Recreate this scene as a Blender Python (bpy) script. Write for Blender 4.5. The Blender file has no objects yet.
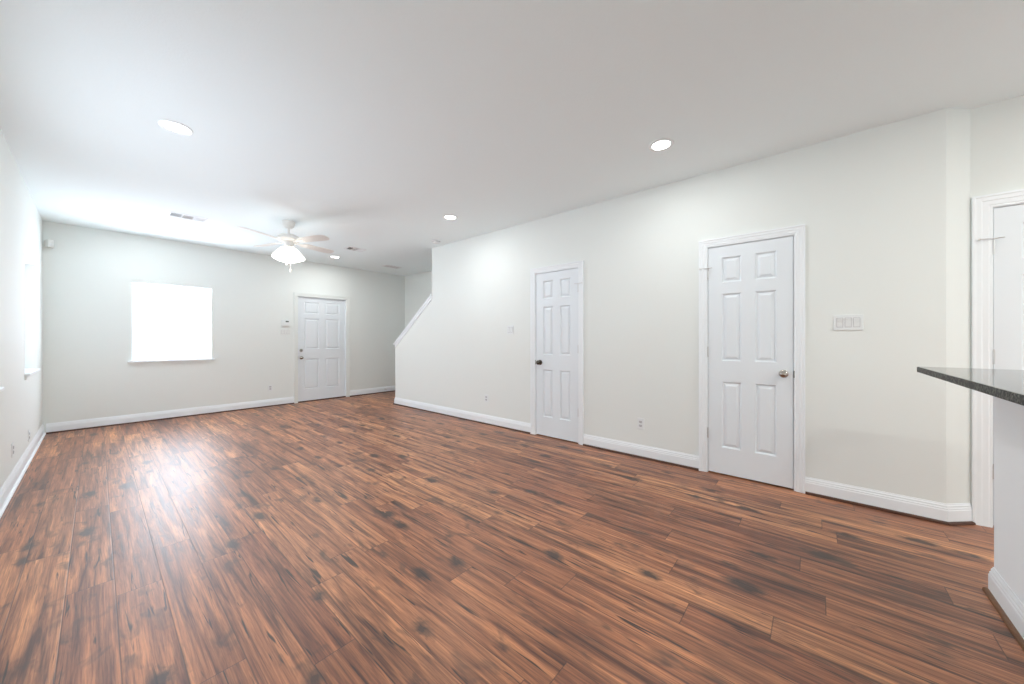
import bpy, bmesh, math, random
from mathutils import Vector, Matrix
random.seed(4)
SC = bpy.context.scene
COL = SC.collection

# ------------------------------------------------------------------ camera
F, HEAD = 355.0, 49.456
cam_d = bpy.data.cameras.new('camera')
cam_d.sensor_width = 36.0
cam_d.lens = F / 1024 * 36.0
cam_d.shift_y = -2.5 / 1024
cam_d.clip_start = 0.02
cam = bpy.data.objects.new('camera', cam_d)
COL.objects.link(cam)
cam.location = (0, 0, 1.215)
cam.rotation_euler = (math.radians(90), 0, math.radians(-HEAD))
SC.camera = cam

# ------------------------------------------------------------------ world, lights, exposure
SKY, BELOW_LIFT = 11.0, 1.6
w = bpy.data.worlds.new('daylight')
SC.world = w
w.use_nodes = True
_n, _l = w.node_tree.nodes, w.node_tree.links            # even sky, made brighter below the horizon to lift the ceiling
_tc = _n.new('ShaderNodeTexCoord'); _sp = _n.new('ShaderNodeSeparateXYZ'); _mr = _n.new('ShaderNodeMapRange')
_mr.inputs[1].default_value, _mr.inputs[2].default_value = -0.06, 0.06
_mr.inputs[3].default_value, _mr.inputs[4].default_value = SKY * BELOW_LIFT, SKY
_l.new(_tc.outputs['Generated'], _sp.inputs[0]); _l.new(_sp.outputs[2], _mr.inputs[0])
_l.new(_mr.outputs[0], _n['Background'].inputs[1])
_n['Background'].inputs[0].default_value = (0.872, 0.953, 1.08, 1)
SC.view_settings.view_transform = 'Standard'
SC.view_settings.look = 'None'
SC.view_settings.gamma = 1.0
SC.view_settings.use_curve_mapping = False
SC.view_settings.exposure = 0.42
SC.cycles.max_bounces = 14
SC.cycles.diffuse_bounces = 10
SC.cycles.transparent_max_bounces = 12
SC.cycles.use_denoising = True
SC.cycles.sample_clamp_indirect = 6.0
CAN_W, KITCHEN_FILL_W, FAN_W = 5.5, 14.0, 12.0

# ------------------------------------------------------------------ room numbers (metres)
RX = 3.645            # long right wall
RX2 = 3.765           # short wall past the 45 degree corner
OX = 4.83             # stair side wall
LX = -0.455           # left wall
BY = 7.54             # back wall
EY = -0.655           # end of long right wall
KY = -4.4             # wall behind the camera
H = 2.743
WT = 0.115

# ------------------------------------------------------------------ materials
def nt(name):
    m = bpy.data.materials.new(name)
    m.use_nodes = True
    return m, m.node_tree.nodes, m.node_tree.links, m.node_tree.nodes['Principled BSDF']

def paint(name, col, rough, bump=0.0, scale=140.0, spec=0.5):
    m, N, L, b = nt(name)
    b.inputs['Base Color'].default_value = (*col, 1)
    b.inputs['Roughness'].default_value = rough
    b.inputs['Specular IOR Level'].default_value = spec
    if bump:
        tc = N.new('ShaderNodeTexCoord')
        n = N.new('ShaderNodeTexNoise'); n.inputs['Scale'].default_value = scale; n.inputs['Detail'].default_value = 3
        L.new(tc.outputs['Object'], n.inputs['Vector'])
        bp = N.new('ShaderNodeBump'); bp.inputs['Strength'].default_value = bump; bp.inputs['Distance'].default_value = 0.004
        L.new(n.outputs['Fac'], bp.inputs['Height']); L.new(bp.outputs['Normal'], b.inputs['Normal'])
    return m

def metal(name, col, rough):
    m, N, L, b = nt(name)
    b.inputs['Base Color'].default_value = (*col, 1)
    b.inputs['Metallic'].default_value = 1.0
    b.inputs['Roughness'].default_value = rough
    return m

def glow(name, col, strength):
    m, N, L, b = nt(name)
    b.inputs['Base Color'].default_value = (0.9, 0.9, 0.9, 1)
    b.inputs['Emission Color'].default_value = (*col, 1)
    b.inputs['Emission Strength'].default_value = strength
    b.inputs['Roughness'].default_value = 0.4
    return m

M_WALL = paint('wall_paint', (0.805, 0.838, 0.820), 0.75, 0.10, 160)
M_CEIL = paint('ceiling_paint', (0.88, 0.955, 0.97), 0.9, 0.25, 90)
M_TRIM = paint('trim_paint', (0.87, 0.91, 0.94), 0.35, 0.03, 60)
M_BAR = paint('bar_wall_lightened', (0.92, 0.955, 0.98), 0.6, 0.08, 160)  # wall paint lightened and blued in place of light falling on the bar
M_DOOR = paint('door_paint', (0.80, 0.85, 0.89), 0.38, 0.04, 70)
M_PLASTIC = paint('white_plastic', (0.80, 0.83, 0.835), 0.35)
M_CREAM = paint('cream_plastic', (0.79, 0.81, 0.79), 0.4)
M_SLOT = paint('dark_slot', (0.03, 0.03, 0.03), 0.6)
M_VENT = paint('vent_enamel', (0.82, 0.83, 0.84), 0.45)
M_VENTDARK = paint('vent_duct', (0.10, 0.11, 0.11), 0.8)
M_FANW = paint('fan_white', (0.82, 0.81, 0.78), 0.4)
M_LCD = paint('grey_display', (0.10, 0.12, 0.11), 0.25)
M_CHROME = metal('satin_nickel', (0.46, 0.42, 0.38), 0.16)
M_DARKMETAL = metal('dark_bronze', (0.10, 0.085, 0.07), 0.3)
M_STEEL = metal('hinge_steel', (0.70, 0.70, 0.70), 0.35)
M_RELIEF = paint('relief_grey_plastic', (0.55, 0.55, 0.57), 0.5)  # plastic greyed for shaded rocker gaps, and to set off sockets
M_RUBBER = paint('white_rubber', (0.8, 0.8, 0.78), 0.7)
M_LENS = glow('lamp_lens', (1.0, 0.99, 0.97), 9.0)
M_SHADE = glow('lit_frosted_glass', (1.0, 0.95, 0.86), 2.2)

def shoe_mat(name='stained_wood_shoe', lo=(0.040, 0.013, 0.008, 1), hi=(0.12, 0.045, 0.022, 1)):
    m, N, L, b = nt(name)
    tc = N.new('ShaderNodeTexCoord'); mp = N.new('ShaderNodeMapping')
    mp.inputs['Scale'].default_value = (14, 14, 60)
    n = N.new('ShaderNodeTexNoise'); n.inputs['Scale'].default_value = 1.0; n.inputs['Detail'].default_value = 4
    r = N.new('ShaderNodeValToRGB')
    r.color_ramp.elements[0].color = lo; r.color_ramp.elements[1].color = hi
    L.new(tc.outputs['Object'], mp.inputs['Vector']); L.new(mp.outputs['Vector'], n.inputs['Vector'])
    L.new(n.outputs['Fac'], r.inputs['Fac']); L.new(r.outputs['Color'], b.inputs['Base Color'])
    b.inputs['Roughness'].default_value = 0.35
    return m
M_SHOE = shoe_mat()
M_OAK = shoe_mat('brown_wood_shoe', (0.11, 0.045, 0.016, 1), (0.24, 0.11, 0.045, 1))

def glass_mat(name='window_glass', tint=(0.97, 0.98, 0.98)):
    m = bpy.data.materials.new(name); m.use_nodes = True
    N, L = m.node_tree.nodes, m.node_tree.links
    for n in list(N): N.remove(n)
    o = N.new('ShaderNodeOutputMaterial'); t = N.new('ShaderNodeBsdfTransparent'); g = N.new('ShaderNodeBsdfGlossy')
    t.inputs['Color'].default_value = (*tint, 1); g.inputs['Roughness'].default_value = 0.02
    x = N.new('ShaderNodeMixShader'); x.inputs[0].default_value = 0.06
    L.new(t.outputs[0], x.inputs[1]); L.new(g.outputs[0], x.inputs[2]); L.new(x.outputs[0], o.inputs[0])
    return m
M_GLASS = glass_mat()
M_DIM = glass_mat('dimming_glass', (0.37, 0.375, 0.375))  # panes darkened only to cut the daylight coming in
M_PART_DIM = glass_mat('part_dimming_glass', (0.48, 0.485, 0.485))  # darkened less, to hold back the side daylight

def granite_mat(name='polished_granite', rough=0.07, spec=0.5):
    m, N, L, b = nt(name)
    b.inputs['Specular IOR Level'].default_value = spec
    tc = N.new('ShaderNodeTexCoord')
    v = N.new('ShaderNodeTexVoronoi'); v.inputs['Scale'].default_value = 150
    n = N.new('ShaderNodeTexNoise'); n.inputs['Scale'].default_value = 60; n.inputs['Detail'].default_value = 6
    L.new(tc.outputs['Object'], v.inputs['Vector']); L.new(tc.outputs['Object'], n.inputs['Vector'])
    mx = N.new('ShaderNodeMix'); mx.data_type = 'RGBA'; mx.inputs[0].default_value = 0.5
    L.new(v.outputs['Color'], mx.inputs[6]); L.new(n.outputs['Color'], mx.inputs[7])
    bw = N.new('ShaderNodeRGBToBW'); L.new(mx.outputs[2], bw.inputs[0])
    r = N.new('ShaderNodeValToRGB')
    e = r.color_ramp.elements
    e[0].position = 0.40; e[0].color = (0.006, 0.007, 0.006, 1)
    e[1].position = 0.66; e[1].color = (0.13, 0.135, 0.115, 1)
    x = e.new(0.52); x.color = (0.038, 0.041, 0.035, 1)
    L.new(bw.outputs[0], r.inputs[0]); L.new(r.outputs[0], b.inputs['Base Color'])
    b.inputs['Roughness'].default_value = rough
    b.inputs['IOR'].default_value = 1.5
    return m
M_GRANITE = granite_mat()
M_GRANITE_EDGE = granite_mat('honed_granite_edge', 0.5, 0.25)

def floor_mat():
    m, N, L, b = nt('wood_plank_floor')
    def math_(op, a, c=None):
        n = N.new('ShaderNodeMath'); n.operation = op
        for i, v in enumerate((a, c)):
            if v is None: continue
            if isinstance(v, (int, float)): n.inputs[i].default_value = v
            else: L.new(v, n.inputs[i])
        return n.outputs[0]
    def white(x, y=None):
        n = N.new('ShaderNodeTexWhiteNoise'); n.noise_dimensions = '2D'
        c = N.new('ShaderNodeCombineXYZ'); L.new(x, c.inputs[0])
        if y is not None: L.new(y, c.inputs[1])
        L.new(c.outputs[0], n.inputs['Vector']); return n.outputs['Value']
    def ramp(fac, stops):
        r = N.new('ShaderNodeValToRGB'); e = r.color_ramp.elements
        e[0].position, e[0].color = stops[0][0], (*stops[0][1], 1)
        e[1].position, e[1].color = stops[-1][0], (*stops[-1][1], 1)
        for p, c in stops[1:-1]:
            q = e.new(p); q.color = (*c, 1)
        L.new(fac, r.inputs[0]); return r.outputs[0]
    def mix(fac, a, c, mode='MIX'):
        n = N.new('ShaderNodeMix'); n.data_type = 'RGBA'; n.blend_type = mode
        for i, v in ((0, fac), (6, a), (7, c)):
            if isinstance(v, (int, float)): n.inputs[i].default_value = v
            elif isinstance(v, tuple): n.inputs[i].default_value = (*v, 1)
            else: L.new(v, n.inputs[i])
        return n.outputs[2]
    tc = N.new('ShaderNodeTexCoord'); sp = N.new('ShaderNodeSeparateXYZ'); L.new(tc.outputs['Object'], sp.inputs[0])
    X, Y = sp.outputs[0], sp.outputs[1]
    PW, PL = 0.156, 1.25
    xs = math_('DIVIDE', math_('ADD', X, 0.098 + PW * 10), PW)
    row = math_('FLOOR', xs); fx = math_('FRACT', xs)
    ys = math_('ADD', math_('DIVIDE', Y, PL), math_('MULTIPLY', white(row), 7.0))
    colm = math_('FLOOR', ys); fy = math_('FRACT', ys)
    idv = white(row, colm)
    def coords(sx, sy, k):
        c = N.new('ShaderNodeCombineXYZ')
        L.new(math_('MULTIPLY', X, sx), c.inputs[0])
        L.new(math_('MULTIPLY', Y, sy), c.inputs[1])
        L.new(math_('MULTIPLY', idv, k), c.inputs[2]); return c.outputs[0]
    def noise(vec, detail=4, rough=0.55, dist=0.0, scale=1.0):
        n = N.new('ShaderNodeTexNoise'); n.inputs['Scale'].default_value = scale; n.inputs['Detail'].default_value = detail
        n.inputs['Roughness'].default_value = rough; n.inputs['Distortion'].default_value = dist
        L.new(vec, n.inputs['Vector']); return n.outputs['Fac']
    # every plank has its own tone
    tone = ramp(idv, [(0.0, (0.255, 0.088, 0.039)), (0.25, (0.425, 0.168, 0.074)), (0.5, (0.350, 0.128, 0.056)),
                      (0.72, (0.490, 0.208, 0.093)), (0.88, (0.285, 0.099, 0.045)), (1.0, (0.525, 0.230, 0.102))])
    bands = noise(coords(22, 1.15, 37), 4, 0.6, 0.7)            # broad heartwood stripes along the plank
    fb = ramp(bands, [(0.33, (0.22, 0.17, 0.17)), (0.435, (0.64, 0.58, 0.57)), (0.53, (1.0, 0.98, 0.96)), (0.67, (1.45, 1.52, 1.46))])
    c1 = mix(1.0, tone, fb, 'MULTIPLY')
    grain = noise(coords(95, 2.8, 91), 5, 0.62, 0.6)
    fg = ramp(grain, [(0.32, (0.55, 0.50, 0.49)), (0.50, (1.0, 1.0, 1.0)), (0.67, (1.26, 1.30, 1.28))])
    c2 = mix(1.0, c1, fg, 'MULTIPLY')
    pores = noise(coords(230, 7, 71), 3, 0.7, 0.3)
    fp = ramp(pores, [(0.34, (0.72, 0.69, 0.68)), (0.52, (1.0, 1.0, 1.0)), (0.68, (1.12, 1.14, 1.14))])
    c2 = mix(1.0, c2, fp, 'MULTIPLY')
    # smoky knots
    kn = noise(coords(11, 4.5, 53), 3, 0.55, 0.5)
    kf = ramp(kn, [(0.585, (0, 0, 0)), (0.70, (0.92, 0.92, 0.92))])
    vo = N.new('ShaderNodeTexVoronoi'); vo.voronoi_dimensions = '2D'; vo.inputs['Scale'].default_value = 1.0; vo.inputs['Randomness'].default_value = 1.0
    wob = noise(coords(30, 16, 11), 3, 0.6, 0.0)
    vc = N.new('ShaderNodeCombineXYZ')
    L.new(math_('ADD', math_('MULTIPLY', X, 5.2), math_('MULTIPLY', wob, 0.35)), vc.inputs[0])
    L.new(math_('ADD', math_('MULTIPLY', Y, 2.3), math_('MULTIPLY', wob, 0.28)), vc.inputs[1])
    L.new(vc.outputs[0], vo.inputs['Vector'])
    vs = N.new('ShaderNodeSeparateColor'); L.new(vo.outputs['Color'], vs.inputs[0])
    size = math_('MULTIPLY', math_('SUBTRACT', vs.outputs[0], 0.36), 0.40)
    kd = N.new('ShaderNodeMapRange'); kd.inputs[1].default_value = -0.02; kd.inputs[2].default_value = 0.13; kd.inputs[3].default_value = 0.0; kd.inputs[4].default_value = 0.93
    L.new(math_('SUBTRACT', size, vo.outputs['Distance']), kd.inputs[0])
    c2b = mix(kd.outputs[0], c2, (0.042, 0.022, 0.016))
    c3 = mix(math_('MULTIPLY', kf, 0.7), c2b, (0.055, 0.030, 0.021))
    # thin dark checks
    cr = noise(coords(48, 2.8, 17), 2, 0.5, 0.8)
    cf = ramp(cr, [(0.635, (0, 0, 0)), (0.70, (0.95, 0.95, 0.95))])
    c4 = mix(cf, c3, (0.022, 0.010, 0.007))
    # seams
    ex = math_('MINIMUM', fx, math_('SUBTRACT', 1.0, fx))
    ey = math_('MULTIPLY', math_('MINIMUM', fy, math_('SUBTRACT', 1.0, fy)), PL / PW)
    e = math_('MINIMUM', ex, ey)
    seam = N.new('ShaderNodeMapRange'); seam.inputs[1].default_value = 0.007; seam.inputs[2].default_value = 0.019
    seam.inputs[3].default_value = 1.0; seam.inputs[4].default_value = 0.0
    L.new(e, seam.inputs[0])
    c5 = mix(math_('MULTIPLY', seam.outputs[0], 0.62), c4, (0.030, 0.012, 0.008))
    L.new(c5, b.inputs['Base Color'])
    rr = N.new('ShaderNodeMapRange'); rr.inputs[3].default_value = 0.34; rr.inputs[4].default_value = 0.48
    L.new(grain, rr.inputs[0]); L.new(rr.outputs[0], b.inputs['Roughness'])
    scr = noise(coords(26, 5.0, 29), 2, 0.5, 0.3)             # hand-scraped waviness
    hgt = math_('SUBTRACT', math_('ADD', math_('MULTIPLY', grain, 0.35), math_('MULTIPLY', scr, 1.6)), seam.outputs[0])
    bp = N.new('ShaderNodeBump'); bp.inputs['Strength'].default_value = 0.30; bp.inputs['Distance'].default_value = 0.0016
    L.new(hgt, bp.inputs['Height']); L.new(bp.outputs[0], b.inputs['Normal'])
    b.inputs['IOR'].default_value = 1.55
    b.inputs['Coat Weight'].default_value = 0.45; b.inputs['Coat Roughness'].default_value = 0.56; b.inputs['Coat IOR'].default_value = 1.5
    return m
M_FLOOR = floor_mat()

# ------------------------------------------------------------------ helpers
class MB:
    """collects shapes into one mesh"""
    def __init__(s, T=None): s.v, s.f, s.T = [], [], T or Matrix.Identity(4)
    def add(s, vs, fs):
        n = len(s.v)
        s.v += [tuple(s.T @ Vector(p)) for p in vs]
        s.f += [tuple(i + n for i in q) for q in fs]
    def box(s, x0, x1, y0, y1, z0, z1, bev=0.0):
        if bev <= 0:
            vs = [(x, y, z) for x in (x0, x1) for y in (y0, y1) for z in (z0, z1)]
            s.add(vs, [(0, 1, 3, 2), (4, 6, 7, 5), (0, 4, 5, 1), (2, 3, 7, 6), (0, 2, 6, 4), (1, 5, 7, 3)]); return
        bm = bmesh.new(); bmesh.ops.create_cube(bm, size=1)
        for v in bm.verts:
            v.co = Vector(((x0 + x1) / 2 + v.co.x * (x1 - x0), (y0 + y1) / 2 + v.co.y * (y1 - y0), (z0 + z1) / 2 + v.co.z * (z1 - z0)))
        bmesh.ops.bevel(bm, geom=bm.edges[:], offset=bev, segments=2, affect='EDGES', profile=0.6)
        bm.verts.ensure_lookup_table(); bm.verts.index_update()
        s.add([tuple(v.co) for v in bm.verts], [tuple(v.index for v in f.verts) for f in bm.faces]); bm.free()
    def lathe(s, prof, n=28, axis='Z', at=(0, 0, 0)):
        """prof = [(radius, height)]"""
        vs, fs = [], []
        for r, h in prof:
            for k in range(n):
                a = 2 * math.pi * k / n
                p = (r * math.cos(a), r * math.sin(a), h)
                if axis == 'X': p = (p[2], p[0], p[1])
                if axis == 'Y': p = (p[1], p[2], p[0])
                vs.append((p[0] + at[0], p[1] + at[1], p[2] + at[2]))
        for i in range(len(prof) - 1):
            for k in range(n):
                a, c = i * n + k, i * n + (k + 1) % n
                fs.append((a, c, c + n, a + n))
        if prof[0][0] > 1e-6: fs.append(tuple(range(n - 1, -1, -1)))
        if prof[-1][0] > 1e-6: fs.append(tuple(range((len(prof) - 1) * n, len(prof) * n)))
        s.add(vs, fs)
    def tube(s, pts, r, n=8):
        pts = [Vector(p) for p in pts]; vs, fs = [], []
        for i, p in enumerate(pts):
            d = (pts[min(i + 1, len(pts) - 1)] - pts[max(i - 1, 0)]).normalized()
            u = d.cross(Vector((0, 0, 1)) if abs(d.z) < 0.9 else Vector((1, 0, 0))).normalized(); q = d.cross(u)
            for k in range(n):
                a = 2 * math.pi * k / n
                vs.append(tuple(p + r * (math.cos(a) * u + math.sin(a) * q)))
        for i in range(len(pts) - 1):
            for k in range(n):
                a, c = i * n + k, i * n + (k + 1) % n
                fs.append((a, c, c + n, a + n))
        fs += [tuple(range(n - 1, -1, -1)), tuple(range(len(vs) - n, len(vs)))]
        s.add(vs, fs)
    def prism(s, poly, lo, hi, axis='X'):
        """poly in the two other axes, extruded along axis"""
        def P(a, b_, t): return {'X': (t, a, b_), 'Y': (a, t, b_), 'Z': (a, b_, t)}[axis]
        n = len(poly)
        s.add([P(a, b_, lo) for a, b_ in poly] + [P(a, b_, hi) for a, b_ in poly],
              [tuple(range(n)), tuple(range(2 * n - 1, n - 1, -1))] + [(i, (i + 1) % n, (i + 1) % n + n, i + n) for i in range(n)])
    def sweep(s, prof, path, closed=False):
        """prof = [(out, z)] swept along a floor path, mitred; 'out' is to the left of travel"""
        P = [Vector((p[0], p[1])) for p in path]; n = len(P); rings = []
        for i in range(n):
            a = (P[i] - P[i - 1]).normalized() if i > 0 else None
            c = (P[i + 1] - P[i]).normalized() if i < n - 1 else None
            a = a or c; c = c or a
            na, nc = Vector((-a.y, a.x)), Vector((-c.y, c.x))
            mvec = (na + nc); mvec /= max(1e-6, mvec.dot(na))
            rings.append([(P[i].x + mvec.x * o, P[i].y + mvec.y * o, z) for o, z in prof])
        k = len(prof); vs = [p for r in rings for p in r]; fs = []
        for i in range(n - 1):
            for j in range(k):
                fs.append((i * k + j, i * k + (j + 1) % k, (i + 1) * k + (j + 1) % k, (i + 1) * k + j))
        fs += [tuple(range(k)), tuple(range(n * k - 1, (n - 1) * k - 1, -1))]
        s.add(vs, fs)
    def build(s, name, mat, parent=None, smooth=0, loc=None):
        me = bpy.data.meshes.new(name)
        me.from_pydata(s.v, [], s.f)
        bm = bmesh.new(); bm.from_mesh(me); bmesh.ops.recalc_face_normals(bm, faces=bm.faces[:]); bm.to_mesh(me); bm.free()
        me.materials.append(mat)
        if smooth:
            me.polygons.foreach_set('use_smooth', [True] * len(me.polygons))
            me.set_sharp_from_angle(angle=math.radians(smooth))
        o = bpy.data.objects.new(name, me); COL.objects.link(o)
        if parent: o.parent = parent
        if loc: o.location = loc
        return o

def tag(o, label, cat, group=None, kind=None):
    o['label'] = label; o['category'] = cat
    if group: o['group'] = group
    if kind: o['kind'] = kind
    return o
def empty(name, loc=(0, 0, 0), rz=0.0):
    o = bpy.data.objects.new(name, None); COL.objects.link(o)
    o.empty_display_size = 0.1; o.location = loc; o.rotation_euler = (0, 0, rz); return o
def copy_tree(o, parent=None):
    c = o.copy(); COL.objects.link(c)
    if parent: c.parent = parent
    for ch in [x for x in bpy.data.objects if x.parent == o]: copy_tree(ch, c)
    return c

def wall_mb(u0, u1, z0, z1, holes, place):
    """a slab with rectangular holes; place(u, d, z) gives the point, d = 0 room side, 1 far side"""
    us = sorted({u0, u1} | {h[0] for h in holes} | {h[1] for h in holes})
    zs = sorted({z0, z1} | {h[2] for h in holes} | {h[3] for h in holes})
    def solid(i, j):
        if i < 0 or j < 0 or i >= len(us) - 1 or j >= len(zs) - 1: return False
        cu, cz = (us[i] + us[i + 1]) / 2, (zs[j] + zs[j + 1]) / 2
        return not any(h[0] < cu < h[1] and h[2] < cz < h[3] for h in holes)
    vid, vs, fs = {}, [], []
    def V(i, j, d):
        if (i, j, d) not in vid: vid[(i, j, d)] = len(vs); vs.append(place(us[i], d, zs[j]))
        return vid[(i, j, d)]
    for i in range(len(us) - 1):
        for j in range(len(zs) - 1):
            if not solid(i, j): continue
            for d in (0, 1): fs.append((V(i, j, d), V(i + 1, j, d), V(i + 1, j + 1, d), V(i, j + 1, d)))
            for (di, dj, p, q) in ((-1, 0, (i, j), (i, j + 1)), (1, 0, (i + 1, j), (i + 1, j + 1)), (0, -1, (i, j), (i + 1, j)), (0, 1, (i, j + 1), (i + 1, j + 1))):
                if not solid(i + di, j + dj): fs.append((V(*p, 0), V(*q, 0), V(*q, 1), V(*p, 1)))
    m = MB(); m.add(vs, fs); return m

# ------------------------------------------------------------------ shell
m = MB(); m.box(LX - 0.2, OX + 0.2, KY - 0.2, BY + 0.2, -0.12, 0.0)
tag(m.build('floor', M_FLOOR), 'reddish brown knotty wood plank floor running the length of the room', 'floor', kind='structure')
m = MB(); m.box(LX - 0.2, OX + 0.2, KY - 0.2, BY + 0.2, H, H + 0.12)
tag(m.build('ceiling', M_CEIL), 'flat off white painted ceiling with recessed lights', 'ceiling', kind='structure')

JB = 0.018           # jamb board thickness
# doors: (leaf lo, leaf hi, leaf top) along the wall
A0, A1, ATOP = 0.137, 0.749, 2.050
B0, B1, BTOP = 2.103, 2.715, 2.047
C0, C1, CTOP = -1.586, -0.875, 2.062
D0, D1, DTOP = 2.508, 3.415, 2.040
G = 0.003
def hole(a, b_, t): return (a - G - JB, b_ + G + JB, 0.0, t + G + JB)

# long right wall with its stair slope at the far end
m = wall_mb(EY, 4.885, 0, H, [hole(A0, A1, ATOP), hole(B0, B1, BTOP)], lambda u, d, z: (RX + WT * d, u, z))
SL0, SL1 = (6.005, 1.125), (4.885, 1.945)
m.prism([(4.885, 0), (6.005, 0), SL0, SL1], RX, RX + WT, 'X')
tag(m.build('wall_right', M_WALL), 'long off white right wall ending in a sloped stair half wall', 'wall', kind='structure')
# 45 degree corner and the short wall beyond
m = MB(); m.prism([(RX, EY), (RX2, EY - 0.125), (RX2 + WT, EY - 0.125), (RX + WT, EY)], 0, H, 'Z')
tag(m.build('wall_corner', M_WALL), 'narrow angled beige wall corner between right wall and hall door', 'wall', kind='structure')
m = wall_mb(KY, EY - 0.125, 0, H, [hole(C0, C1, CTOP)], lambda u, d, z: (RX2 + WT * d, u, z))
tag(m.build('wall_hall', M_WALL), 'short off white wall with a door at the right edge behind the counter', 'wall', kind='structure')
m = MB(); m.box(OX, OX + WT, KY, BY, 0, H)
tag(m.build('wall_stair', M_WALL), 'pale wall on the far side of the stairs above the sloped half wall', 'wall', kind='structure')
# back wall
W1 = (0.327, 1.221, 0.905, 2.046)
m = wall_mb(LX - 0.14, OX + WT, 0, H, [W1, hole(D0, D1, DTOP)], lambda u, d, z: (u, BY + 0.15 * d, z))
tag(m.build('wall_back', M_WALL), 'off white back wall with the square window and front door', 'wall', kind='structure')
# left wall
W2 = (5.834, 6.730, 0.885, 2.061)
W3 = (2.45, 4.270, 0.885, 2.061)
m = wall_mb(KY, BY, 0, H, [W2, W3], lambda u, d, z: (LX - 0.14 * d, u, z))
tag(m.build('wall_left', M_WALL), 'bright white left wall with a tall narrow window', 'wall', kind='structure')
# wall behind the camera with a glazed opening added for fill light
W4 = (1.2, 2.9, 0.1, 2.1)
m = wall_mb(LX - 0.14, OX + WT, 0, H, [W4], lambda u, d, z: (u, KY - 0.15 * d, z))
tag(m.build('wall_kitchen', M_WALL), 'white kitchen wall behind the viewpoint with an added window', 'wall', kind='structure')

# ------------------------------------------------------------------ windows
def window(name, hole_, place, label, sill_over=0.04, sill=True, glass=None):
    u0, u1, z0, z1 = hole_
    root = tag(empty(name, place((u0 + u1) / 2, 0, z0)), label, 'window', kind='structure')
    inv = Matrix.Translation(-Vector(root.location))
    def slab(mb, a, b_, d0, d1, c, e, bev=0.0):
        p, q = Vector(place(a, d0, c)), Vector(place(b_, d1, e))
        mb.box(min(p.x, q.x), max(p.x, q.x), min(p.y, q.y), max(p.y, q.y), min(p.z, q.z), max(p.z, q.z), bev)
    fr = MB(inv); t = 0.022
    slab(fr, u0, u0 + t, 0.085, 0.135, z0, z1); slab(fr, u1 - t, u1, 0.085, 0.135, z0, z1)
    slab(fr, u0 + t, u1 - t, 0.085, 0.135, z0, z0 + t); slab(fr, u0 + t, u1 - t, 0.085, 0.135, z1 - t, z1)
    fr.build('window_frame', M_TRIM, root)
    g = MB(inv); slab(g, u0 + t, u1 - t, 0.108, 0.112, z0 + t, z1 - t); g.build('window_glass', glass or M_GLASS, root)
    if sill:
        s = MB(inv)
        slab(s, u0 - sill_over, u1 + sill_over, -0.035, 0.0, z0 - 0.024, z0, 0.004)
        slab(s, u0, u1, 0.0, 0.085, z0 - 0.0, z0 + 0.004)
        s.build('window_sill', M_TRIM, root)
        a = MB(inv); slab(a, u0 - sill_over + 0.015, u1 + sill_over - 0.015, -0.012, 0.0, z0 - 0.062, z0 - 0.024)
        a.build('window_apron', M_WALL, root)
    return root
window('window_1', W1, lambda u, d, z: (u, BY + d, z), 'square bright window with white sill on the back wall')
window('window_2', W2, lambda u, d, z: (LX - d, u, z), 'tall bright window near the far end of the left wall', glass=M_DIM)
window('window_3', W3, lambda u, d, z: (LX - d, u, z), 'window at the left edge showing only its white sill end', glass=M_PART_DIM)
window('fill_window', W4, lambda u, d, z: (u, KY - d, z), 'unseen kitchen window added behind the viewpoint for fill light', sill=False, glass=M_DIM)
def portal(name, loc, rot, sx, sy):
    d = bpy.data.lights.new(name, 'AREA'); d.shape = 'RECTANGLE'; d.size, d.size_y = sx, sy
    d.cycles.is_portal = True
    o = bpy.data.objects.new(name, d); COL.objects.link(o); o.location = loc; o.rotation_euler = rot
R90 = math.radians(90)
portal('portal', ((W1[0] + W1[1]) / 2, BY + 0.145, (W1[2] + W1[3]) / 2), (-R90, 0, 0), 0.9, 1.15)
for W_ in (W2, W3): portal('portal', (LX - 0.137, (W_[0] + W_[1]) / 2, (W_[2] + W_[3]) / 2), (0, -R90, 0), 1.18, W_[1] - W_[0])
portal('portal', ((W4[0] + W4[1]) / 2, KY - 0.145, (W4[2] + W4[3]) / 2), (R90, 0, 0), 1.7, 2.0)

# ------------------------------------------------------------------ baseboards and shoe moulding
BASE = [(0, 0.0), (0.014, 0.0), (0.014, 0.088), (0.0115, 0.092), (0.0115, 0.102), (0.008, 0.107), (0.008, 0.117), (0.004, 0.124), (0.003, 0.131), (0, 0.131)]
SHOE = [(0.014, 0.0), (0.029, 0.0), (0.0285, 0.006), (0.026, 0.012), (0.021, 0.0165), (0.0145, 0.018), (0.014, 0.018)]
CW, CWC = 0.067, 0.083
def base(name, label, path, shoe_mat_=None):
    b_ = MB(); b_.sweep(BASE, path); o = b_.build(name, M_TRIM)
    tag(o, label, 'baseboard', kind='structure')
    s = MB(); s.sweep(SHOE, path); s.build('shoe_moulding', shoe_mat_ or M_SHOE, o)
    return o
def ce(lo, hi, cw=CW): return lo - G - 0.005 - cw, hi + G + 0.005 + cw
ca, cb, cc, cd = ce(A0, A1), ce(B0, B1), ce(C0, C1, CWC), ce(D0, D1)
e = 0.0005
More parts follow.
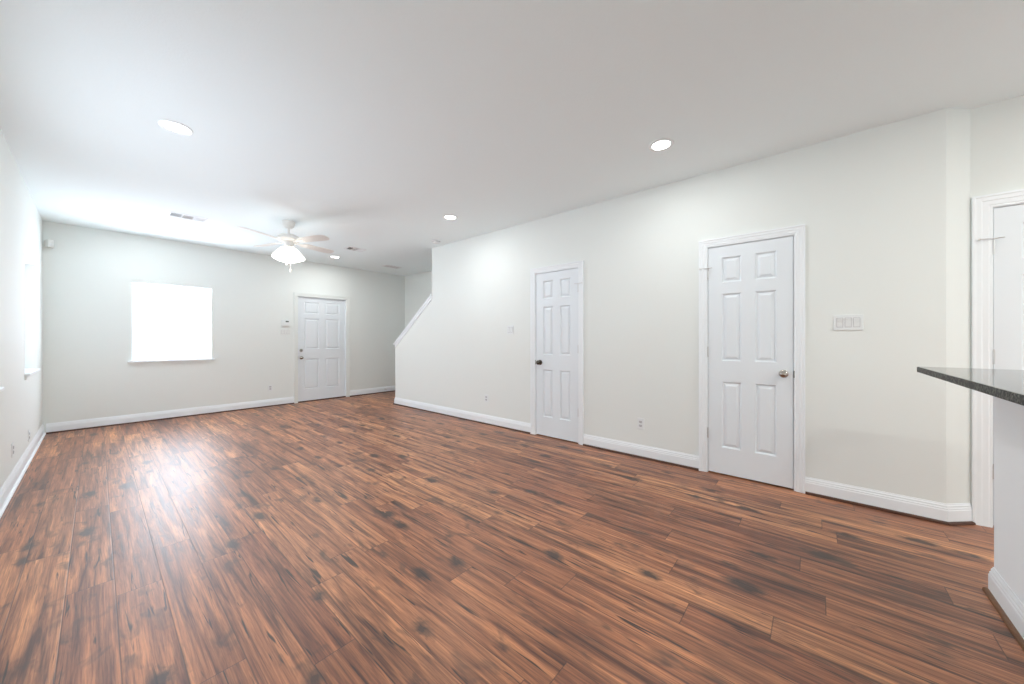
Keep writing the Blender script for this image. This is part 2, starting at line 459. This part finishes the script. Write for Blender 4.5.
# travel so that the room lies to the left
base('baseboard_right', 'white baseboard on the right wall between the stair end and the far closet door',
     [(RX, cb[1] + e), (RX, 6.005), (RX + WT, 6.005)])
base('baseboard_middle', 'white baseboard between the two closet doors', [(RX, ca[1] + e), (RX, cb[0] - e)])
base('baseboard_corner', 'white stepped baseboard from the near closet door around the angled corner',
     [(RX2 - 0.002, EY - 0.1229), (RX, EY), (RX, ca[0] - e)])
base('baseboard_back', 'white baseboard under the window on the back wall', [(cd[0] - e, BY), (LX + 0.0295, BY)])
base('baseboard_entry', 'white baseboard between the front door and the stairs', [(OX, BY), (cd[1] + e, BY)])
base('baseboard_left', 'white baseboard along the left wall', [(LX, BY - 0.0005), (LX, KY)], M_TRIM)
base('baseboard_stair', 'white baseboard on the stair side wall', [(OX, 6.2), (OX, BY - 0.0295)])

# stair half wall cap
def cap():
    (y0, z0), (y1, z1) = SL0, SL1
    d = Vector((y1 - y0, z1 - z0)).normalized(); n = Vector((-d.y, d.x)) if d.x > 0 else Vector((d.y, -d.x))
    a = Vector((y0, z0)); b_ = Vector((y1, z1))
    m = MB()
    p = [a - d * 0.03, b_, b_ + n * 0.026, a - d * 0.03 + n * 0.026]
    p[2].x = p[1].x = y1; p[2].y = p[1].y + 0.032
    m.prism([tuple(q) for q in p], RX - 0.022, RX + WT + 0.022, 'X')
    o = m.build('trim_1', M_TRIM); tag(o, 'white sloped wooden cap on the stair half wall', 'trim', kind='structure')
    k = MB()
    q = [a + d * 0.0, b_, b_ - n * 0.05, a - n * 0.05]
    q[2].x = y1; q[2].y = q[1].y - 0.062
    q[3].x = y0; q[3].y = a.y - 0.062
    k.prism([tuple(r) for r in q], RX - 0.011, RX, 'X')
    k.build('cap_apron', M_TRIM, o)
cap()

# ------------------------------------------------------------------ doors
def panel_leaf(W_, top, thick, zrows, stile, mull, bottom=0.012):
    """six raised panels; local x across, y = -0 front, z up"""
    m = MB()
    pw = (W_ - 2 * stile - mull) / 2
    cols = [(stile, stile + pw), (stile + pw + mull, W_ - stile)]
    xs = sorted({0, W_} | {c for p in cols for c in p}); zs = sorted({bottom, top} | {c for p in zrows for c in p})
    rects = [(a, b_, c, d) for a, b_ in cols for c, d in zrows]
    for side in (0, 1):
        y = 0 if side == 0 else thick; sg = 1 if side == 0 else -1
        for i in range(len(xs) - 1):
            for j in range(len(zs) - 1):
                cx, cz = (xs[i] + xs[i + 1]) / 2, (zs[j] + zs[j + 1]) / 2
                if any(r[0] < cx < r[1] and r[2] < cz < r[3] for r in rects): continue
                m.add([(xs[i], y, zs[j]), (xs[i + 1], y, zs[j]), (xs[i + 1], y, zs[j + 1]), (xs[i], y, zs[j + 1])], [(0, 1, 2, 3)])
        for (a, b_, c, d) in rects:
            loops = [(0, 0), (0.005, 0.007), (0.011, 0.014), (0.017, 0.014), (0.038, 0.0025)]
            vs = []
            for ins, dep in loops:
                vs += [(a + ins, y + sg * dep, c + ins), (b_ - ins, y + sg * dep, c + ins), (b_ - ins, y + sg * dep, d - ins), (a + ins, y + sg * dep, d - ins)]
            fs = []
            for i in range(len(loops) - 1):
                for k in range(4): fs.append((i * 4 + k, i * 4 + (k + 1) % 4, (i + 1) * 4 + (k + 1) % 4, (i + 1) * 4 + k))
            n = (len(loops) - 1) * 4; fs.append((n, n + 1, n + 2, n + 3)); m.add(vs, fs)
    m.add([(0, 0, bottom), (W_, 0, bottom), (W_, thick, bottom), (0, thick, bottom), (0, 0, top), (W_, 0, top), (W_, thick, top), (0, thick, top)],
          [(0, 1, 2, 3), (4, 5, 6, 7), (0, 3, 7, 4), (1, 2, 6, 5)])
    bm = bmesh.new(); vv = [bm.verts.new(v) for v in m.v]
    for f in m.f: bm.faces.new([vv[i] for i in f])
    bmesh.ops.remove_doubles(bm, verts=bm.verts[:], dist=1e-5); bm.verts.index_update()
    r = MB(); r.add([tuple(v.co) for v in bm.verts], [tuple(v.index for v in f.verts) for f in bm.faces]); bm.free()
    return r

def casing_mb(a, b_, top, recess_line=0.005, cw=0.067):
    """colonial casing on three sides; local frame, projects to -y"""
    prof = [(0, 0), (0, 0.010), (0.012, 0.010), (0.016, 0.0125), (0.040, 0.0135), (0.046, 0.017), (0.066, 0.017), (0.072, 0.020), (0.083, 0.020), (0.083, 0)]
    prof = [(o * cw / 0.083, p) for o, p in prof]
    m = MB(); k = len(prof); vs = []
    i0, i1, t = a - recess_line, b_ + recess_line, top + recess_line
    for (cx, cz, sx, sz) in ((i0, 0.0, -1, 0), (i0, t, -1, 1), (i1, t, 1, 1), (i1, 0.0, 1, 0)):
        vs += [(cx + sx * o, -p, cz + sz * o) for o, p in prof]
    fs = []
    for s in range(3):
        for j in range(k): fs.append((s * k + j, s * k + (j + 1) % k, (s + 1) * k + (j + 1) % k, (s + 1) * k + j))
    fs += [tuple(range(k)), tuple(range(4 * k - 1, 3 * k - 1, -1))]
    m.add(vs, fs); return m

ZR = [(0.246, 0.838), (1.024, 1.626), (1.725, 1.950)]
def door(name, origin, rz, W_, top, hinge_side, label, knob_z=0.93, stile=0.108, mull=0.10, depth=WT, knob_mat=None, recess=0.004,
         exterior=False, stop_hinge=True, zoff=0.0, knob=True, cw=CW):
    """local x runs along the wall, -y is into the room, leaf spans x 0..W_"""
    root = tag(empty(name, origin, rz), label, 'door', kind='structure')
    km = knob_mat or M_CHROME
    leaf = panel_leaf(W_, top, 0.038, [(a + zoff, b_ + zoff) for a, b_ in ZR], stile, mull, 0.012 if not exterior else 0.020)
    leaf.T = Matrix.Translation((0, recess, 0)); lf = MB(Matrix.Translation((0, recess, 0))); lf.add(leaf.v, leaf.f)
    lf.build('door_leaf', M_DOOR, root)
    j = MB(); a, b_, t = -G, W_ + G, top + G
    j.box(a - JB, a, 0, depth, 0, t + JB); j.box(b_, b_ + JB, 0, depth, 0, t + JB); j.box(a, b_, 0, depth, t, t + JB)
    s0 = recess + 0.0395
    j.box(a, a + 0.011, s0, s0 + 0.032, 0, t); j.box(b_ - 0.011, b_, s0, s0 + 0.032, 0, t); j.box(a + 0.011, b_ - 0.011, s0, s0 + 0.032, t - 0.011, t)
    j.build('door_jamb', M_TRIM, root)
    casing_mb(a, b_, t, cw=cw).build('door_casing', M_WALL if exterior else M_TRIM, root, smooth=25)
    hx = a + G / 2 if hinge_side < 0 else b_ - G / 2
    kx = 0.062 if hinge_side > 0 else W_ - 0.062
    if not exterior:
        for i, hz in enumerate((0.315, 1.055, 1.765)):
            h = MB(); h.lathe([(0.0, -0.045), (0.0055, -0.045), (0.0055, 0.045), (0.0, 0.045)], 10, 'Z', (hx, -0.004, hz + 0.045))
            h.lathe([(0.0, 0), (0.004, 0.001), (0.0045, 0.005), (0.0, 0.008)], 10, 'Z', (hx, -0.004, hz + 0.090))
            h.box(hx - 0.0012, hx + 0.0012, -0.003, 0.03, hz + 0.002, hz + 0.088)
            ho = h.build('hinge', M_STEEL, root, smooth=30)
            if i == 2 and stop_hinge:
                d = 1 if hinge_side < 0 else -1
                p = MB(); z = hz + 0.1
                p.lathe([(0.0, 0), (0.0075, 0), (0.0075, 0.004), (0.0, 0.004)], 12, 'Z', (hx, -0.004, hz + 0.0985))
                p.tube([(hx, -0.006, z), (hx - d * 0.03, -0.03, z), (hx - d * 0.062, -0.036, z)], 0.0032)
                p.tube([(hx, -0.006, z), (hx + d * 0.02, -0.022, z), (hx + d * 0.038, -0.026, z)], 0.0032)
                po = p.build('hinge_pin_stop', M_STEEL, ho, smooth=40)
                q = MB(); q.lathe([(0.0, -0.005), (0.007, -0.005), (0.007, 0.006), (0.0, 0.006)], 10, 'Y', (hx - d * 0.062, -0.030, z))
                q.build('rubber_tip', M_RUBBER, ho, smooth=30)
    if knob:
        k = MB(); y = recess
        k.lathe([(0.0, 0.0), (0.0325, 0.0), (0.0325, -0.003), (0.028, -0.008), (0.013, -0.011), (0.0115, -0.026), (0.019, -0.031), (0.0265, -0.039),
                 (0.0275, -0.047), (0.0245, -0.054), (0.016, -0.0585), (0.0, -0.060)], 24, 'Y', (kx, y, knob_z))
        k.build('doorknob', km, root, smooth=40)
        edge = W_ if hinge_side < 0 else 0.0
        st = MB(); sx = edge + (0.002 if hinge_side < 0 else -0.002); o = 1 if hinge_side < 0 else -1
        st.box(min(sx, sx + o * 0.0085), max(sx, sx + o * 0.0085), -0.0022, 0.0, knob_z - 0.028, knob_z + 0.028, 0.0006)
        st.build('strike_plate', M_DARKMETAL, root)
    if exterior:
        k = MB(); z = knob_z + 0.142
        k.lathe([(0.0, 0.0), (0.031, 0.0), (0.031, -0.006), (0.027, -0.012), (0.010, -0.0135), (0.0, -0.0135)], 24, 'Y', (kx, recess, z))
        k.box(kx - 0.005, kx + 0.005, recess - 0.03, recess - 0.013, z - 0.018, z + 0.018, 0.002)
        k.build('deadbolt', km, root, smooth=40)
        th = MB(); th.prism([(0.0, 0.0), (0.0, 0.006), (0.02, 0.019), (depth, 0.019), (depth, 0.0)], a, b_, 'X')
        th.build('threshold', M_SHOE, root)
    return root
RZR = math.radians(-90)   # local +x -> world -y, local -y -> world -x
door('door_1', (RX, A1, 0), RZR, A1 - A0, ATOP, -1, 'white six panel closet door nearer the counter, knob on its right', knob_z=0.935)
door('door_2', (RX, B1, 0), RZR, B1 - B0, BTOP, +1, 'white six panel closet door farther along the right wall, dark knob on its left', knob_z=0.925, knob_mat=M_DARKMETAL)
door('door_3', (RX2, C1, 0), RZR, C1 - C0, CTOP, -1, 'white hall door at the right edge behind the granite counter', knob_z=0.935, cw=CWC)
door('door_4', (D0, BY, 0), 0.0, D1 - D0, DTOP, +1, 'white six panel front door with deadbolt on the back wall', knob_z=0.862, stile=0.118, mull=0.125,
     depth=0.15, recess=0.03, exterior=True)

# ------------------------------------------------------------------ breakfast bar
PE, KF = 2.775, -0.645
m = MB(); m.box(-0.9, PE, KF - 0.13, KF, 0, 1.037)
tag(m.build('wall_bar', M_BAR), 'white half wall under the granite bar top at the right edge', 'wall', kind='structure')
base('baseboard_bar', 'white baseboard with brown shoe strip along the bar half wall', [(-0.9, KF), (PE, KF), (PE, KF - 0.13)], M_OAK)
m = MB(); m.box(-0.95, 2.915, KF - 0.40, -0.420, 1.0375, 1.0675, 0.004)
ct = m.build('countertop', M_GRANITE)
ct.data.materials.append(M_GRANITE_EDGE)
for p in ct.data.polygons:
    if abs(p.normal.z) < 0.5: p.material_index = 1
tag(ct, 'polished grey granite bar countertop on the white half wall', 'countertop')

# ------------------------------------------------------------------ wall plates
def outlet_proto():
    r = empty('outlet')
    p = MB(); p.box(-0.035, 0.035, -0.006, 0.0, -0.0575, 0.0575, 0.003); p.build('cover_plate', M_PLASTIC, r)
    for z in (-0.0195, 0.0195):
        q = MB(); q.prism([(0.017 * math.cos(a) * 1.0, z + max(-0.0125, min(0.0125, 0.017 * math.sin(a)))) for a in [2 * math.pi * k / 24 for k in range(24)]], -0.009, -0.006, 'Y')
        so = q.build('socket', M_RELIEF, r)
        s = MB(); s.box(-0.0075, -0.0055, -0.0094, -0.009, z - 0.001, z + 0.007); s.box(0.0055, 0.0075, -0.0094, -0.009, z - 0.001, z + 0.006)
        s.lathe([(0.0, -0.0094), (0.0022, -0.0094), (0.0022, -0.009), (0.0, -0.009)], 10, 'Y', (0, 0, z - 0.007)); s.build('slot', M_SLOT, so)
    sc = MB(); sc.lathe([(0.003, -0.006), (0.003, -0.007), (0.0, -0.0073)], 10, 'Y'); sc.build('screw', M_STEEL, r)
    return r
out0 = outlet_proto()
RZL = math.radians(90)     # faces +x (left wall)
OUT = [((RX, 1.370, 0.347), RZR, 'white outlet low on the right wall between the two closet doors'),
       ((RX, 3.600, 0.368), RZR, 'white outlet low on the right wall left of the farther closet door'),
       ((2.048, BY, 0.335), 0.0, 'white outlet low on the back wall left of the front door'),
       ((LX, 5.03, 0.305), RZL, 'white outlet on the left wall farther from the back corner'),
       ((LX, 6.10, 0.235), RZL, 'white outlet on the left wall under the tall window')]
for i, (p, rz, lab) in enumerate(OUT):
    o = out0 if i == 0 else copy_tree(out0)
    o.location = p; o.rotation_euler = (0, 0, rz); tag(o, lab, 'outlet', 'wall outlets')

def switch_bank(n, loc, rz, label, mat, tilt=1):
    r = tag(empty('light_switch', loc, rz), label, 'light switch', 'light switch plates')
    w_ = 0.07 + 0.046 * (n - 1); w2 = w_ / 2
    p = MB(); p.box(-w2, w2, -0.0065, 0, -0.058, 0.058, 0.003); p.build('cover_plate', mat, r)
    for k in range(n):
        x = (k - (n - 1) / 2) * 0.046
        z_ = MB(); z_.box(x - 0.0185, x + 0.0185, -0.0072, -0.006, -0.036, 0.036, 0.0005); z_.build('rocker_gap_shade', M_RELIEF, r)  # grey outline painted in for the shaded gap around the rocker
        q = MB(); q.prism([(-0.0072, -0.032), (-0.0072, 0.032), (-0.0135, 0.031), (-0.0095, 0.0), (-0.0078, -0.031)], x - 0.0155, x + 0.0155, 'X')
        q.build('rocker', mat, r)
    return r
switch_bank(3, (RX, -0.184, 1.342), RZR, 'white triple light switch plate beside the nearer closet door', M_PLASTIC)
switch_bank(2, (RX, 3.145, 1.345), RZR, 'white double light switch plate left of the farther closet door', M_PLASTIC)
switch_bank(3, (2.290, BY, 1.355), 0.0, 'white triple light switch plate below the thermostat by the front door', M_CREAM)

r = tag(empty('thermostat', (2.291, BY, 1.520)), 'white thermostat with small dark display beside the front door', 'thermostat')
m = MB(); m.box(-0.062, 0.062, -0.026, 0, -0.058, 0.058, 0.006); m.build('housing', M_PLASTIC, r)
m = MB(); m.box(-0.004, 0.050, -0.0275, -0.0255, 0.018, 0.044, 0.0006); m.build('display', M_LCD, r)
m = MB(); m.box(-0.045, 0.045, -0.028, -0.0255, -0.046, -0.036, 0.0008)
m.box(-0.045, -0.025, -0.028, -0.0255, 0.0, 0.012, 0.0008); m.build('button', M_CREAM, r)

# corner motion sensor, pointing out of the back left corner
r = tag(empty('motion_sensor', (LX + 0.052, BY - 0.052, 2.445), math.radians(45)), 'small white motion sensor high in the back left corner', 'motion sensor')
m = MB(); m.prism([(-0.036, 0.0), (0.036, 0.0), (0.030, -0.026), (0.015, -0.036), (-0.015, -0.036), (-0.030, -0.026)], -0.05, 0.05, 'Z'); m.build('housing', M_CREAM, r, smooth=35)
m = MB(); m.prism([(-0.021, -0.0325), (0.021, -0.0325), (0.013, -0.039), (-0.013, -0.039)], -0.034, 0.006, 'Z'); m.build('sensor_lens', M_PLASTIC, r)
m = MB(); m.box(-0.03, 0.03, 0.0, 0.024, -0.04, 0.04); m.build('bracket', M_CREAM, r)

# spring door stop on the entry baseboard
r = tag(empty('door_stop', (4.30, BY - 0.014, 0.078)), 'small white spring door stop on the baseboard right of the front door', 'door stop')
m = MB()
m.tube([(0.0058 * math.cos(t * 0.8), -0.006 - 0.00085 * t, 0.0058 * math.sin(t * 0.8)) for t in range(0, 70)], 0.0012, 6)
m.lathe([(0.0, 0.0), (0.011, 0.0), (0.010, -0.006), (0.0, -0.007)], 14, 'Y'); m.build('spring', M_STEEL, r, smooth=50)
m = MB(); m.lathe([(0.0, -0.063), (0.008, -0.063), (0.009, -0.076), (0.006, -0.079), (0.0, -0.079)], 14, 'Y'); m.build('rubber_tip', M_RUBBER, r, smooth=40)

# ------------------------------------------------------------------ ceiling fixtures
def can_proto():
    r = empty('recessed_light')
    m = MB(); m.lathe([(0.066, 0.0), (0.066, -0.003), (0.072, -0.0065), (0.090, -0.005), (0.094, -0.001), (0.094, 0.0)], 36); 
    m.f = [f for f in m.f if len(f) == 4]; m.build('trim_ring', M_PLASTIC, r, smooth=40)
    m = MB(); m.lathe([(0.0, -0.0045), (0.040, -0.0042), (0.0655, -0.003), (0.0655, -0.001), (0.0, -0.001)], 32); m.build('lens', M_LENS, r, smooth=40)
    return r
can0 = can_proto()
CANS = [((0.368, 3.50), 'largest recessed light, in the ceiling at upper left'),
        ((2.880, 0.923), 'recessed light in the ceiling above the nearer closet door'),
        ((2.870, 3.470), 'recessed light in the ceiling before the stair end of the right wall'),
        ((2.862, 6.760), 'recessed light in the ceiling just right of the fan, near the front door'),
        ((0.400, 6.850), 'recessed light in the ceiling above the square back window'),
        ((0.368, 0.923), 'recessed light in the ceiling overhead, just out of the picture')]
def lamp(x, y, z, watt, rad, col=(0.97, 1.0, 0.99), shape='DISK'):
    d = bpy.data.lights.new('lamp_light', 'AREA'); d.shape = shape; d.size = rad * 2; d.energy = watt; d.color = col
    o = bpy.data.objects.new('lamp_light', d); COL.objects.link(o); o.location = (x, y, z); return o
for i, ((x, y), lab) in enumerate(CANS):
    o = can0 if i == 0 else copy_tree(can0)
    o.location = (x, y, H); tag(o, lab, 'recessed light', 'recessed ceiling lights')
    lamp(x, y, H - 0.006, CAN_W * (1.4 if (x > 2 and y > 6) else 0.45 if y > 6 else 1.0), 0.06)
for x, y in ((0.6, -1.6), (2.4, -1.6), (0.6, -3.3), (2.4, -3.3)):  # unseen lamps added to fill the room from behind
    o = copy_tree(can0); o.location = (x, y, H); tag(o, 'unseen fill light added over the kitchen behind the viewpoint', 'recessed light', 'added kitchen fill lights')
    lamp(x, y, H - 0.006, KITCHEN_FILL_W, 0.06, (1.0, 0.985, 0.92))

def vent(loc, w_, d_, label, rz=0.0, banks=3):
    r = tag(empty('air_vent', loc, rz), label, 'air vent', 'ceiling air vents')
    a, b_ = w_ / 2, d_ / 2; t = 0.022
    m = MB()
    o_ = [(-a, -b_), (a, -b_), (a, b_), (-a, b_)]; i_ = [(-a + t, -b_ + t), (a - t, -b_ + t), (a - t, b_ - t), (-a + t, b_ - t)]
    vs = [(x, y, -0.001) for x, y in o_] + [(x * 0.985, y * 0.98, -0.006) for x, y in o_] + [(x, y, -0.009) for x, y in i_] + [(x, y, -0.001) for x, y in i_]
    fs = [(k + 4 * s, (k + 1) % 4 + 4 * s, (k + 1) % 4 + 4 * (s + 1), k + 4 * (s + 1)) for s in range(3) for k in range(4)]
    m.add(vs, fs)
    bw = (w_ - 2 * t) / banks
    for k in range(1, banks): m.box(-a + t + bw * k - 0.004, -a + t + bw * k + 0.004, -b_ + t, b_ - t, -0.009, -0.001)
    m.build('frame', M_VENT, r)
    m = MB(); m.box(-a + t * 0.5, a - t * 0.5, -b_ + t * 0.5, b_ - t * 0.5, -0.0015, -0.0003); m.build('duct', M_VENTDARK, r)
    for k in range(banks):
        x0 = -a + t + bw * k; lv = MB()
        if banks == 3 and k != 1:
            n = max(3, int(bw / 0.013)); sg = -1 if k == 0 else 1
            for q in range(n):
                x = x0 + bw * (q + 0.5) / n
                lv.add([(x - 0.0035, -b_ + t, -0.002), (x - 0.0035, b_ - t, -0.002), (x - 0.0035 + sg * 0.007, b_ - t, -0.0085), (x - 0.0035 + sg * 0.007, -b_ + t, -0.0085),
                        (x - 0.0025, -b_ + t, -0.002), (x - 0.0025, b_ - t, -0.002), (x - 0.0025 + sg * 0.007, b_ - t, -0.0085), (x - 0.0025 + sg * 0.007, -b_ + t, -0.0085)],
                       [(0, 1, 2, 3), (4, 7, 6, 5), (0, 4, 5, 1), (2, 6, 7, 3), (0, 3, 7, 4), (1, 5, 6, 2)])
        else:
            n = max(3, int((d_ - 2 * t) / 0.036))
            for q in range(n):
                y = -b_ + t + (d_ - 2 * t) * (q + 0.5) / n
                lv.add([(x0, y - 0.002, -0.002), (x0 + bw, y - 0.002, -0.002), (x0 + bw, y + 0.003, -0.0085), (x0, y + 0.003, -0.0085),
                        (x0, y - 0.001, -0.002), (x0 + bw, y - 0.001, -0.002), (x0 + bw, y + 0.004, -0.0085), (x0, y + 0.004, -0.0085)],
                       [(0, 1, 2, 3), (4, 7, 6, 5), (0, 4, 5, 1), (2, 6, 7, 3), (0, 3, 7, 4), (1, 5, 6, 2)])
        lv.build('louvers', M_VENT, r)
vent((0.735, 5.93, H), 0.36, 0.21, 'white ceiling vent with three louver banks above the back window')
vent((2.835, 5.91, H), 0.30, 0.20, 'small white ceiling vent between the fan and the stair wall')
vent((4.02, 6.75, H), 0.36, 0.20, 'white ceiling vent in the far corner right of the front door', banks=1)

r = tag(empty('smoke_detector', (3.42, 4.47, H)), 'round white smoke detector on the ceiling at the stair end of right wall', 'smoke detector')
m = MB(); m.lathe([(0.070, 0.0), (0.070, -0.010), (0.066, -0.013), (0.0, -0.013)], 32); m.build('mounting_base', M_PLASTIC, r, smooth=40)
m = MB(); m.lathe([(0.062, -0.013), (0.062, -0.020), (0.052, -0.036), (0.030, -0.040), (0.0, -0.040)], 32); m.build('cover', M_PLASTIC, r, smooth=40)
m = MB(); m.lathe([(0.0625, -0.0145), (0.0625, -0.019), (0.060, -0.019), (0.060, -0.0145)], 32); m.build('sensor_grille', M_VENTDARK, r)

# ceiling fan
FX, FY = 1.615, 5.19
fan = tag(empty('ceiling_fan', (FX, FY, H)), 'white four blade ceiling fan with lit bell glass shades and pull chain', 'ceiling fan')
m = MB(); m.lathe([(0.073, 0.0), (0.073, -0.012), (0.068, -0.045), (0.050, -0.075), (0.024, -0.090), (0.0, -0.090)], 32); m.build('canopy', M_FANW, fan, smooth=40)
m = MB(); m.lathe([(0.0125, -0.085), (0.0125, -0.160), (0.024, -0.162), (0.026, -0.172), (0.0, -0.173)], 20); m.build('downrod', M_FANW, fan, smooth=40)
m = MB(); m.lathe([(0.0, -0.165), (0.040, -0.166), (0.085, -0.175), (0.125, -0.195), (0.136, -0.215), (0.136, -0.232), (0.118, -0.250), (0.090, -0.258), (0.0, -0.258)], 40)
m.build('motor_housing', M_FANW, fan, smooth=40)
m = MB(); m.lathe([(0.0, -0.255), (0.055, -0.256), (0.060, -0.275), (0.056, -0.312), (0.066, -0.322), (0.060, -0.335), (0.030, -0.352), (0.0, -0.356)], 32)
m.build('switch_housing', M_FANW, fan, smooth=40)
zB = -0.262
blade_ang = [15, 108, 205, 292]
for k, a in enumerate(blade_ang):
    T = Matrix.Rotation(math.radians(a), 4, 'Z') @ Matrix.Translation((0, 0, zB)) @ Matrix.Rotation(math.radians(-11), 4, 'X')
    b_ = MB(T)
    out = [(0.190, -0.050), (0.24, -0.058), (0.40, -0.066), (0.56, -0.070), (0.610, -0.062), (0.635, -0.038), (0.642, 0.0), (0.635, 0.038), (0.610, 0.062), (0.56, 0.070), (0.40, 0.066), (0.24, 0.058), (0.190, 0.050)]
    b_.prism(out, 0.0, 0.006, 'Z'); bo = b_.build('blade', M_FANW, fan)
    i = MB(T)
    i.prism([(0.075, -0.016), (0.15, -0.013), (0.185, -0.036), (0.235, -0.040), (0.250, 0.0), (0.235, 0.040), (0.185, 0.036), (0.15, 0.013), (0.075, 0.016)], -0.005, 0.0, 'Z')
    i.build('blade_iron', M_FANW, bo)
for k in range(4):
    a = math.radians(-HEAD + 45 + 90 * k - 4)
    T = Matrix.Rotation(a, 4, 'Z') @ Matrix.Translation((0.056, 0, -0.348)) @ Matrix.Rotation(math.radians(-21), 4, 'Y') @ Matrix.Scale(1.22, 4)
    s = MB(T)
    s.lathe([(0.020, 0.0), (0.030, -0.012), (0.038, -0.035), (0.050, -0.066), (0.061, -0.095), (0.066, -0.118), (0.064, -0.132), (0.0615, -0.133), (0.063, -0.117), (0.058, -0.095), (0.047, -0.066), (0.035, -0.036), (0.027, -0.014), (0.018, -0.004)], 28)
    s.f = [f for f in s.f if len(f) == 4]
    so = s.build('lamp_shade', M_SHADE, fan, smooth=50)
    c = MB(T); c.lathe([(0.0, 0.012), (0.018, 0.012), (0.024, 0.004), (0.024, -0.010), (0.0, -0.010)], 20); c.build('shade_holder', M_FANW, so, smooth=40)
    bl = MB(T); bl.lathe([(0.0, -0.010), (0.012, -0.012), (0.014, -0.035), (0.024, -0.060), (0.027, -0.078), (0.020, -0.098), (0.0, -0.106)], 18); bl.build('bulb', M_LENS, so, smooth=50)
for (dx, dy, zl) in ((0.012, -0.02, -0.660), (-0.02, 0.022, -0.560)):
    p = MB(); p.tube([(dx, dy, -0.35), (dx, dy, zl + 0.02)], 0.0026, 6)
    p.lathe([(0.0, zl + 0.045), (0.005, zl + 0.040), (0.010, zl + 0.012), (0.0085, zl + 0.002), (0.0, zl - 0.004)], 12, 'Z', (dx, dy, 0)); p.build('pull_chain', M_FANW, fan, smooth=50)
d = bpy.data.lights.new('lamp_light', 'POINT'); d.energy = FAN_W; d.shadow_soft_size = 0.06; d.color = (1.0, 0.86, 0.70)
o = bpy.data.objects.new('lamp_light', d); COL.objects.link(o); o.location = (FX, FY, 2.24)
